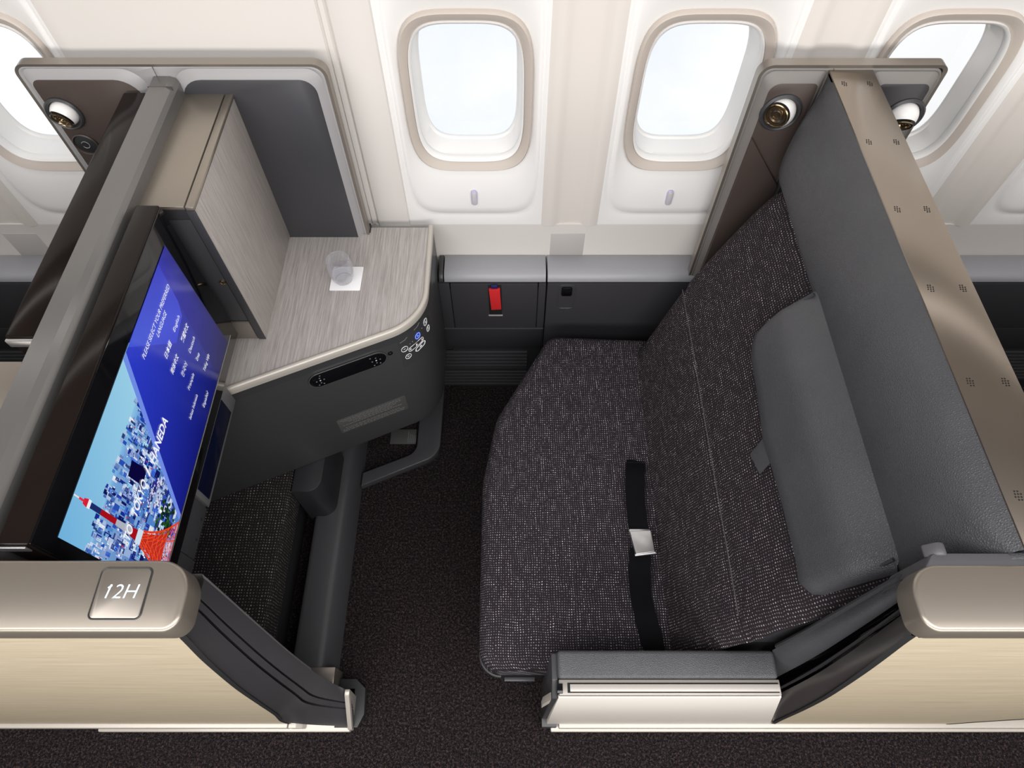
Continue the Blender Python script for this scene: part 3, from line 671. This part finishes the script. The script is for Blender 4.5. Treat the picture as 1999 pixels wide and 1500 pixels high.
# ------------------------------------------------------------------ floor level: footrest, duct, foot frame
F = thing('footrest', 'tweed upholstered footrest under the monitor in the footwell', 'footrest', (-.8, .54, .0))
uvxy = lambda c: (c.y, c.x-c.z)
mk('cushion', prism([(-1.11, .262), (-.676, .262), (-.676, .97), (-1.11, .97)], 'z', .19, .306, .016, 4), TWEEDO, F, uv=uvxy)
mk('footrest_base', box(-1.10, -.71, .28, .95, .0, .19, .004), DARKP, F)
D = thing('floor_duct', 'long dark grey duct cover running across the carpet to the counter', 'duct', (-.59, .65, 0))
dp = [(-.655, 0), (-.655, .088), (-.650, .094), (-.640, .096), (-.580, .097), (-.565, .094), (-.556, .086), (-.548, .070), (-.538, .035), (-.533, 0)]
mk('duct_cover', prism(dp, 'y', .285, 1.10, 0), SHAFT, D, smooth=60)
E_ = thing('base_frame', 'angled dark floor frame rounding the carpet under the counter', 'frame', (-.4, 1.05, 0))
outer = fillet([(-.258, 1.296), (-.261, .9905+.012), (-.530, .8835)], [0, .075, 0], 12)
inner = fillet([(-.345, 1.296), (-.345, 1.013), (-.530, .9335)], [0, .055, 0], 12)
mk('frame_rail', prism(outer[:]+inner[::-1], 'z', 0, .034, .004, 3), SHAFT, E_, smooth=40)
tg = mk('instruction_card', box(-.45, -.355, 1.06, 1.12, .002, .006, .001), LABELM, None, loc=(-.40, 1.09, .002)); tag(tg, 'small grey printed card on the carpet under the counter', 'card')
for i in range(5): mk('print_line', box(-.385+i*.007, -.383+i*.007, 1.066, 1.066+rnd.uniform(.02, .045), .006, .0064, 0), PRINTD, tg, smooth=None)
BB = thing('floor_bracket', 'low dark bracket on the carpet beyond the left door foot', 'bracket', (-.47, .21, 0))
mk('bracket_plate', prism([(-.52, .13), (-.452, .130), (-.436, .165), (-.440, .235), (-.47, .262), (-.52, .262)], 'z', 0, .03, .003), DARKP, BB)
mk('bracket_block', box(-.62, -.520, .238, .284, .0, .105, .002), BRONZED, BB)

# ------------------------------------------------------------------ left sliding door / aisle shell
DL = thing('door_shell', 'left aisle panel with bronze cap, number plate 12H and champagne veneer', 'door', (-1.2, .19, 0))
def cap(x0, x1, parent, side):
    # rounded slab, end rounded in plan
    if side > 0: poly = fillet([(x0, .160), (x1, .160), (x1, .252), (x0, .252)], [0, .022, .050, 0], 10)
    else: poly = fillet([(x1, .160), (x0, .160), (x0, .246), (x1, .246)], [0, .022, .045, 0], 10)
    return mk('metal_cap', prism(poly, 'z', 1.268, 1.318, .0055, 3), BRONZE, parent, smooth=50)
cap(-2.4, -.424, DL, 1)
mk('cap_joint', box(-2.4, -.450, .163, .245, 1.259, 1.2685, .001), BLACK, DL)
plt = mk('number_plate', prism(rrect(-.541, -.4765, .1765, .2395, .006), 'z', 1.3172, 1.3192, .0006), BRONZED, DL)
gpath = [Vector((x, y, 1.3183)) for x, y in rrect(-.5422, -.4753, .1752, .2408, .0072)]
mk('plate_groove', tube(gpath+[gpath[0], gpath[1]], .0011, 5, False), DARKP, plt)
text('plate_text', '12H', PLATE, plt, (-.5275, .2010, 1.3197), (1, 0, 0), (0, 1, 0), width=.0385, height=.0185, shear=.16, bold=-.012)
mk('plate_text_flag', prism([(-.5275, .2150), (-.5262, .2135), (-.5222, .2165), (-.5225, .2190)], 'z', 1.3195, 1.3198), PLATE, plt, smooth=None)
# curves of the door end: A at the back edge, B at the front edge
A_t = [(0, -.462), (.15, -.455), (.25, -.464), (.35, -.472), (.5, -.474), (.7, -.468), (.95, -.453), (1.2, -.436), (1.30, -.430)]
B_t = [(.0, -.60), (.06, -.635), (.13, -.640), (.20, -.628), (.31, -.606), (.53, -.575), (.75, -.543), (.92, -.513), (1.087, -.481), (1.2, -.456), (1.30, -.434)]
def smooth_tab(tab, n=10):
    return [(v.x, v.y) for v in cr_spline([Vector((a, b, 0)) for a, b in tab], n)]
A_s = smooth_tab(A_t); B_s = smooth_tab(B_t)
def yA(z): return .212+.030*max(0, min(1, (z-.15)/1.1))
BF = [Vector(p) for p in ((-.462, .134, .030), (-.52, .1345, .036), (-.575, .136, .050), (-.615, .1375, .078), (-.634, .139, .125), (-.630, .1405, .20))]
BF = cr_spline(BF, 6)
def jamb_pt(f, t, out=0.0):
    """f 0..1 from back edge A to front edge B; t 0..1 from the end plate up to the cap"""
    zA = .195+(1.262-.195)*t
    a = Vector((interp(A_s, zA), yA(zA), zA)); TB = .22
    if t < TB: q = t/TB*(len(BF)-1); i = min(int(q), len(BF)-2); b = BF[i].lerp(BF[i+1], q-i)
    else: zB = .20+(1.262-.20)*(t-TB)/(1-TB); b = Vector((interp(B_s, zB), yface(zB)+.0015, zB))
    bulge = math.sin(f*math.pi)*.008*(1-t*.6)
    p = a.lerp(b, f); return p+Vector((bulge+out, -out*.8, 0))
NT = 44
fr = [0, .06, .33, .345, .352, .375, .382, .50, .506, .535, .543, .70, .86, 1.0]
dp_ = [0, .001, .001, 0, -.010, -.010, 0, 0, -.012, -.012, 0, 0, 0, 0]
mk('door_jamb', grid([[jamb_pt(f, i/NT, d_) for f, d_ in zip(fr, dp_)] for i in range(NT+1)]), DARKS, DL, smooth=40)
mk('end_plate', prism(fillet([(.124, .0), (.214, .0), (.214, .215), (.198, .215), (.124, .045)], [.004, 0, .010, .012, .010], 5), 'x', -.459, -.446, .002, f=lambda c: (c.x-.022*(1-c.z/.21), c.y, c.z)), CHAMP, DL)
mk('inner_edge', grid([[jamb_pt(0, i/NT), jamb_pt(0, i/NT)+Vector((-.004, .006, 0)), jamb_pt(0, i/NT)+Vector((-.05, .006, 0))] for i in range(int(NT*.3), NT+1)]), SILVER_G, DL, smooth=60)
mk('door_core', box(-2.4, -.66, .172, .240, .03, 1.26, .002), DARKP, DL)
zsB = [1.262-(1.262-.07)*i/40 for i in range(41)]
vp = [(-2.4, .07), (-2.4, 1.262)]+[(interp(B_s, z)-.006, z) for z in zsB]
def on_slant(c): return (c.x, yface(c.z)+c.y, c.z)
mk('veneer_panel', prism(vp, 'y', 0, .02, 0, f=on_slant), WOODDOOR, DL, smooth=30)
mk('veneer_edge', grid([[Vector((interp(B_s, z)-.006, yface(z)-.0005, z)), Vector((interp(B_s, z)+.004, yface(z)+.001, z))] for z in zsB]), BLACK, DL)
mk('kick_strip', box(-2.4, -.646, .1265, .150, .030, .068, .003), CHAMP, DL)
mk('kick_strip', prism(fillet([(-.642, .030), (-.600, .030), (-.606, .052), (-.622, .068), (-.642, .068)], [0, .004, .012, .003, 0], 4), 'y', .1265, .150, .002), CHAMP, DL)
mk('base_rail', box(-1.21, -.474, .1195, .20, .0, .027, .004), CHAMP, DL)
mk('base_plinth', box(-2.4, -.47, .150, .235, .0, .03, .001), DARKP, DL)

# ------------------------------------------------------------------ right door shell with armrest
DR = thing('door_shell', 'right aisle panel with bronze cap sloping down to champagne metal armrest', 'door', (1.1, .19, 0))
cap(.524, 2.4, DR, -1)
mk('cap_joint', box(.545, 2.4, .163, .240, 1.259, 1.2685, .001), BLACK, DR)
BR = smooth_tab([(.06, .752), (.17, .735), (.40, .708), (.615, .676), (.80, .640), (.974, .603), (1.10, .574), (1.23, .543), (1.30, .530)])
AR = smooth_tab([(.60, .570), (.66, .570), (.857, .568), (1.0, .562), (1.163, .555), (1.30, .548)])
zsR = [1.262-(1.262-.07)*i/40 for i in range(41)]
vp = [(interp(BR, z)+.006, z) for z in zsR]+[(1.25, .07), (1.30, .13), (1.45, .28), (1.7, .62), (2.4, 1.0), (2.4, 1.262)]
mk('veneer_panel', prism(vp, 'y', 0, .02, 0, f=on_slant), WOODDOOR, DR, smooth=30)
mk('veneer_edge', grid([[Vector((interp(BR, z)+.006, yface(z)-.0005, z)), Vector((interp(BR, z)-.006, yface(z)+.001, z))] for z in zsR]), BLACK, DR)
mk('veneer_lower_edge', prism([(1.25, .066), (1.30, .126), (1.45, .276), (1.7, .616), (1.7, .606), (1.452, .268), (1.303, .118), (1.256, .060)], 'y', -.001, .02, 0, f=on_slant), BLACK, DR)
mk('lower_cover', prism([(1.24, .068), (2.4, .068), (2.4, .9), (1.7, .62)], 'y', .010, .03, 0, f=on_slant), CHAMP, DR)
def jr(f, t):
    zA = .66+(1.262-.66)*t; zB = .075+(1.262-.075)*t
    a = Vector((interp(AR, zA), .243, zA)); b = Vector((interp(BR, zB), yface(zB)+.001, zB)); return a, b
def jband(f0, f1, depth, seg_=4):
    rows = []
    for i in range(NT+1):
        t = i/NT; a, b = jr(0, t); r_ = []
        for k in range(seg_+1):
            f = f0+(f1-f0)*k/seg_; p = a.lerp(b, f); e = math.sin(math.pi*k/seg_)
            # depth measured inwards (towards +x, +z side of the end)
            r_.append(p+Vector((depth*e, depth*.3*e, 0)))
        rows.append(r_)
    return grid(rows)
mk('padded_slope', jband(0, .34, -.010, 8), LEATHER, DR, smooth=70)
mk('jamb_channel', jband(.34, .58, .030, 8), GLOSS, DR, smooth=50)
mk('channel_lip', jband(.47, .53, -.010, 4), DARKP, DR, smooth=50)
mk('door_jamb', jband(.58, 1.0, -.004, 6), MATS.get('jamb_brown') or mat('jamb_brown', (.050, .045, .045), .32), DR, smooth=70)
mk('slope_edge', tube([jr(0, i/NT)[0]+Vector((.002, .003, .0)) for i in range(2, NT)], .006, 8), LEATHD, DR)
# shell body behind the slope
mk('door_core', box(.74, 2.4, .172, .236, .03, 1.26, .002), DARKP, DR)
mk('seat_side_shell', prism([(.60, .62), (.555, 1.25), (.60, 1.25), (.76, 1.25), (.76, .62)], 'y', .236, .249, .002), LEATHD, DR)
mk('cap_ledge', prism(fillet([(.545, .236), (.80, .236), (.80, .262), (.566, .262)], [0, 0, 0, .012], 5), 'z', 1.20, 1.316, .004), MATS.get('cap_ledge_grey') or mat('cap_ledge_grey', (.075, .075, .08), .4), DR)
mk('coat_hook', prism(fillet([(.556, 1.300), (.592, 1.300), (.585, 1.318), (.574, 1.321)], [.004, .004, .01, .01], 5), 'y', .258, .276, .003), MATS['cap_ledge_grey'], DR)
# armrest
mk('armrest_pad', box(.098, .572, .184, .243, .540, .662, .009, 4), LEATHER, DR)
mk('armrest_end', prism(fillet([(.150, .06), (.240, .06), (.240, .650), (.184, .650), (.150, .62)], [.004, .004, .008, .004, .004], 4), 'x', .086, .099, .002), DARKS, DR)
mk('armrest_rail', box(.1, .572, .1525, .184, .640, .660, .0022, 3), RAILM, DR)
mk('rail_slot', box(.118, .568, .1575, .1775, .6585, .6604, .0005), BLACK, DR)
mk('door_handle', box(.1235, .570, .1598, .1745, .656, .6625, .0012), mat('handle_metal', (.40, .375, .35), .36, .2), DR)
mk('side_plate', prism([(.1, .07), (.742, .07), (.577, .64), (.1, .64)], 'y', 0, .012, .001, f=on_slant), CHAMPF, DR)
mk('rail_latch', box(.096, .108, .156, .176, .620, .6625, .0015), GLOSS, DR)
mk('latch_tongue', prism([(.072, .40), (.086, .52), (.086, .60), (.080, .56), (.072, .50)], 'y', .150, .166, .001), CHAMP, DR)
mk('kick_strip', box(.135, 2.4, .1265, .150, .030, .066, .003), CHAMP, DR)
mk('kick_foot', prism(fillet([(.086, .0), (.128, .0), (.128, .07), (.086, .07)], [.0, .012, .0, .0], 5), 'y', .129, .20, .002), DARKS, DR)
mk('base_rail', box(.113, 2.4, .1195, .20, .0, .027, .004), CHAMP, DR)
mk('base_plinth', box(.13, 2.4, .150, .235, .0, .03, .001), DARKP, DR)
mk('arm_core', box(.10, .56, .153, .236, .03, .538, .002), DARKP, DR)

# ------------------------------------------------------------------ right partition with bronze top strip
PR = thing('suite_partition', 'leather-clad partition behind the seat with perforated bronze top strip', 'partition', (.74, .8, 0))
mk('partition_core', box(.69, .77, .252, 1.338, .0, 1.322, .003), LEATHD, PR)
ts = mk('top_strip', box(.681, .776, .264, 1.331, 1.3225, 1.332, .0012), MATS.get('strip_bronze') or mat('strip_bronze', (.32, .275, .232), .25, .9), PR)
for y in (1.258, 1.073, .889, .705, .521, .337):
    for x in (.701, .755):
        bmv = bmesh.new()
        for i in range(3):
            for j in range(4):
                if (i, j) in ((0, 0), (2, 3)): continue
                cx_, cy_ = x+(i-1)*.0042+(j-1.5)*.0008, y+(j-1.5)*.0042
                vs = [bmv.verts.new((cx_+.0014*math.cos(a*math.pi/3), cy_+.0014*math.sin(a*math.pi/3), 1.3323)) for a in range(6)]; bmv.faces.new(vs)
        mk('speaker_holes', bmv, BLACK, ts, smooth=None)
# back side bulge (towards the next suite)
def bolster_rows(x_in, sgn, bulge, y0, y1, ztop, zbot, ny=30, nf=14, taper=.10, tn=.03):
    rows = []
    for i in range(ny+1):
        y = y0+(y1-y0)*i/ny; e = min(1, max(0, (y1-y)/taper)); e = math.sin(e*math.pi/2)**.8; e0 = min(1, (y-y0)/tn); e0 = .55+.45*math.sin(e0*math.pi/2)
        r_ = []
        for k in range(nf+1):
            a = k/nf; z = ztop-(ztop-zbot)*a; prof_ = math.sin(min(1, a*1.18)**.75*math.pi*.62)/math.sin(math.pi*.5)
            if a > .86: prof_ *= math.cos((a-.86)/.14*math.pi*.40)
            r_.append(Vector((x_in+sgn*bulge*prof_*e*e0, y, z)))
        rows.append(r_)
    return rows
hb = mk('bolster', grid(bolster_rows(.681, -1, .060, .262, 1.300, 1.329, 1.085)), LEATHER, PR, smooth=80)
mk('bolster_underside', prism([(.69, 1.09), (.640, 1.088), (.655, 1.05), (.69, 1.04)], 'y', .262, 1.20, .004), LEATHER, PR)
mk('bolster_end', prism(fillet([(.69, 1.318), (.668, 1.318), (.648, 1.26), (.645, 1.18), (.655, 1.10), (.69, 1.08)], [0, .01, .03, .03, .02, 0], 5), 'y', .252, .262, .002), LEATHD, PR)
mk('rear_bolster', grid(bolster_rows(.777, 1, .044, .30, 1.285, 1.329, 1.00, taper=.06)), LEATHD, PR, smooth=80)
# wing of the right partition
wing(PR, .539, .690, .934, 1.336, .66, 1.306, (.544, .684, .66, 1.331, .024, .012), (.780, .930, .66, 1.330, .012, .018), -.014, -.014, MATS.get('wing_taupe') or mat('wing_taupe', (.17, .158, .15), .45), MOCHA, DARKR, name='wing_panel')
mk('wing_lower_pad', prism([(.558, .662), (.67, .662), (.67, 1.03), (.562, 1.172)], 'y', 1.284, 1.318, .002), MOCHA, PR)
rim(PR, .533, .938, 1.344, .662, .662, 1.305, 1.330, .030, .02)
mk('trim_gap', prism(fillet([(.537, .67), (.934, .67), (.934, 1.340), (.537, 1.340)], [0, 0, .022, .033], 8), 'y', 1.312, 1.325), BLACK, PR)
reading_lamp((.606, 1.289, 1.238), (-.55, -.80, .10), 'white ball reading lamp beside the grey leather bolster above the seat', 1.05)
reading_lamp((.887, 1.289, 1.228), (-.1, -.7, -.5), 'half-hidden white reading lamp on the far side of the right partition', 1.05)

# ------------------------------------------------------------------ seat
ST = thing('seat', 'wide tweed airline seat with fabric cushion and reclined back', 'seat', (.25, .72, 0))
sp = fillet([(.44, 1.212), (.118, 1.226), (-.048, .925), (-.084, .72), (-.083, .228), (.44, .228)], [0, .05, .16, .25, .055, 0], 12)
def dome(c):
    if c.z > .40:
        u_ = max(0, min(1, (c.x+.085)/.10)); return (c.x, c.y, c.z-.012*(1-u_)**2)
    return tuple(c)
bmc = prism(sp, 'z', .345, .473, .034, 7)
# stitch channel line across the cushion top is a shallow groove in the cover
mk('seat_cushion', bmc, TWEED, ST, smooth=60, uv=lambda c: (c.y, c.x+c.z*.9))
mk('cover_seam', tube(cr_spline([(.176, 1.16, .4728), (.172, 1.0, .4728), (.168, .8, .4728), (.160, .6, .4728), (.163, .4, .4728), (.160, .27, .4728)], 6), .0011, 6), DARKP, ST)
mk('cushion_welt', tube([Vector((x, y, .352)) for x, y in sp[1:-1]], .004, 6), DARKP, ST)
mk('seat_base', prism(fillet([(.60, 1.20), (.14, 1.20), (-.02, .91), (-.05, .72), (-.05, .26), (.60, .26)], [0, .04, .1, .1, .03, 0], 6), 'z', .03, .346, .004), DARKP, ST)
mk('seat_bottom_strip', box(-.02, .06, .222, .232, .30, .306, .001), SHAFT, ST)
# backrest: loft, profile in the x-z plane swept along y, rounded ends
bx0, bz0 = .372, .440; dirx, dirz = .3625, .932; nx, nz = -.932, .3625
def bpt(s, y, off=0.0): return Vector((.40+dirx*s+nx*off, y, .50+dirz*s+nz*off))
def back_y1(s): return interp([(-.08, 1.186), (.0, 1.186), (.30, 1.225), (.56, 1.238), (.62, 1.232), (.66, 1.205), (.69, 1.15)], s)
rows = []
nu, nv_ = 44, 40
for i in range(nu+1):
    s = -.075+(.762)*i/nu; r_ = []
    y1_ = back_y1(s); y0_ = interp([(0, .246), (.30, .247), (.34, .252), (.60, .262), (.69, .27)], s)
    for j in range(nv_+1):
        a = j/nv_; e = a
        y = y0_+(y1_-y0_)*e; dist = min(y-y0_, y1_-y)
        edge = -(.045 if y1_-y < y-y0_ else .016)*(1-min(1, dist/.05))**2
        top = -.05*max(0, (s-.625)/.062)**2
        pillow = .012*math.sin(max(0, min(1, s/.62))*math.pi)
        groove = -.006*math.exp(-((s-.255)/.006)**2)-.004*math.exp(-((s-.105)/.006)**2)
        r_.append(bpt(s, y, pillow+edge+top+groove))
    rows.append(r_)
def uvback(c): return (c.y, (c.x-.40)*dirx+(c.z-.50)*dirz)
mk('backrest', grid(rows), TWEEDB, ST, smooth=80, uv=uvback)
mk('backrest_shell', prism([(.36, .36), (.44, .46), (.455, .50), (.685, 1.095), (.69, .36)], 'y', .262, 1.20, .004), DARKP, ST)
SL = mat('stitch_grey', (.10, .095, .10), .9)
for s_, j0, j1 in ((.250, .30, 1.19), (.100, .28, 1.15)):
    mk('stitch_line', tube([bpt(s_, j0+(j1-j0)*k/40, .012*math.sin(s_/.62*math.pi)-.0035) for k in range(41)], .0009, 5), SL, ST)
# top edge border in dark with the same cloth
mk('backrest_border', tube([bpt(interp([(0, .674), (.12, .684), (1, .684)], k/20), 1.20-(1.20-.27)*k/20, -.030) for k in range(21)], .020, 10), TWEEDB, ST, uv=uvback)
mk('border_gap', tube([bpt(.668, 1.19-(1.19-.27)*k/20, -.012) for k in range(21)], .0035, 6), BLACK, ST)
# headrest flap: leather pad draped from beneath the bolster
outl = [(.715, .829), (.674, .848), (.599, .856), (.512, .850), (.476, .822), (.465, .711), (.454, .617), (.460, .562), (.467, .466), (.470, .350), (.467, .318), (.485, .300), (.511, .294), (.606, .298), (.672, .304), (.715, .298)]
def flap_mesh():
    P2 = [Vector((y, s)) for s, y in outl]
    # radial-free: fill by rows along y between front edge s_min(y) and s=.715
    low = [(.294, .511), (.300, .485), (.318, .467), (.350, .470), (.466, .467), (.562, .460), (.617, .454), (.711, .465), (.800, .472), (.822, .480), (.843, .500), (.856, .580), (.858, .60)]
    ys = [.294, .296, .300, .308, .318, .335, .35, .38, .42, .466, .51, .562, .59, .617, .66, .711, .76, .80, .815, .828, .840, .850, .856, .8585]
    lowv = {y: interp(low, y) for y in ys}; rows = []
    for y in ys:
        lo = lowv[y]; hi = min(.725, .66+(y-.294)*1.2) if y < .83 else .725-(y-.83)*1.5
        r_ = []
        for k in range(15):
            a = k/14; s = lo+(hi-lo)*a; d = min(s-lo, (y-.2935), (.859-y)); e = 1-math.exp(-max(0, d)/.006)
            off = (.020+.016*e+.008*math.sin(min(1, max(0, (s-.46)/.25))*math.pi)*e)*(1-.75*min(1, max(0, (s-.60)/.09)))
            r_.append(bpt(s, y, off))
        rows.append(r_)
    b_ = grid(rows)
    # give it thickness
    bmesh.ops.recalc_face_normals(b_, faces=b_.faces[:])
    bmesh.ops.solidify(b_, geom=b_.faces[:], thickness=.010)
    return b_
FL = thing('headrest_flap', 'grey leather headrest flap hanging over the tweed backrest', 'headrest', (.6, .58, 1.0))
mk('leather_pad', flap_mesh(), LEATHER, FL, smooth=60)
lowp = [bpt(s, y, .030) for s, y in outl[1:-1]]
mk('piping', tube(cr_spline(lowp, 5), .0032, 8), LEATHD, FL)
mk('pull_tab', prism([(.470, .642), (.392, .614), (.408, .561), (.470, .580)], 'z', .016, .020, .001, f=lambda c: bpt(c.x, c.y, c.z)), LEATHER, FL)

# ------------------------------------------------------------------ seat belt
BT = thing('seat_belt', 'black lap belt with silver buckle lying along the seat crease', 'seat belt', (.34, .5, .48))
def strap(pts, wd, th=.0022):
    c_ = cr_spline([Vector(p) for p in pts], 6); rows = []
    for i, p in enumerate(c_):
        d = (c_[min(i+1, len(c_)-1)]-c_[max(0, i-1)]).normalized(); o_ = d.cross(Vector((0, 0, 1))).normalized()
        tw_ = .006*math.sin(i*.35); u_ = Vector((0, 0, th))
        rows.append([p-o_*wd/2+Vector((0, 0, tw_)), p+o_*wd/2-Vector((0, 0, tw_*.3)), p+o_*wd/2-Vector((0, 0, tw_*.3))-u_, p-o_*wd/2+Vector((0, 0, tw_))-u_])
    return grid(rows, True, True)
mk('webbing', strap([(.352, .778, .478), (.344, .73, .492), (.337, .665, .498), (.336, .61, .494), (.338, .565, .492)], .052), WEB, BT, smooth=50)
mk('webbing', strap([(.337, .520, .490), (.330, .465, .487), (.329, .41, .485), (.333, .36, .483), (.343, .30, .481), (.352, .25, .480)], .054), WEB, BT, smooth=50)
bk = prism(fillet([(.311, .563), (.368, .566), (.372, .508), (.322, .500)], .003, 3), 'z', .490, .504, .002, 3)
mk('buckle', bk, CHROME, BT)
mk('buckle_lip', box(.311, .367, .560, .5705, .487, .499, .002), CHROME, BT)
mk('buckle_hinge', tube([(.3195, .500, .499), (.373, .5065, .499)], .0038, 10), CHROME, BT)
mk('belt_tail', box(.3265, .378, .748, .772, .475, .481, .001), BLACK, BT)
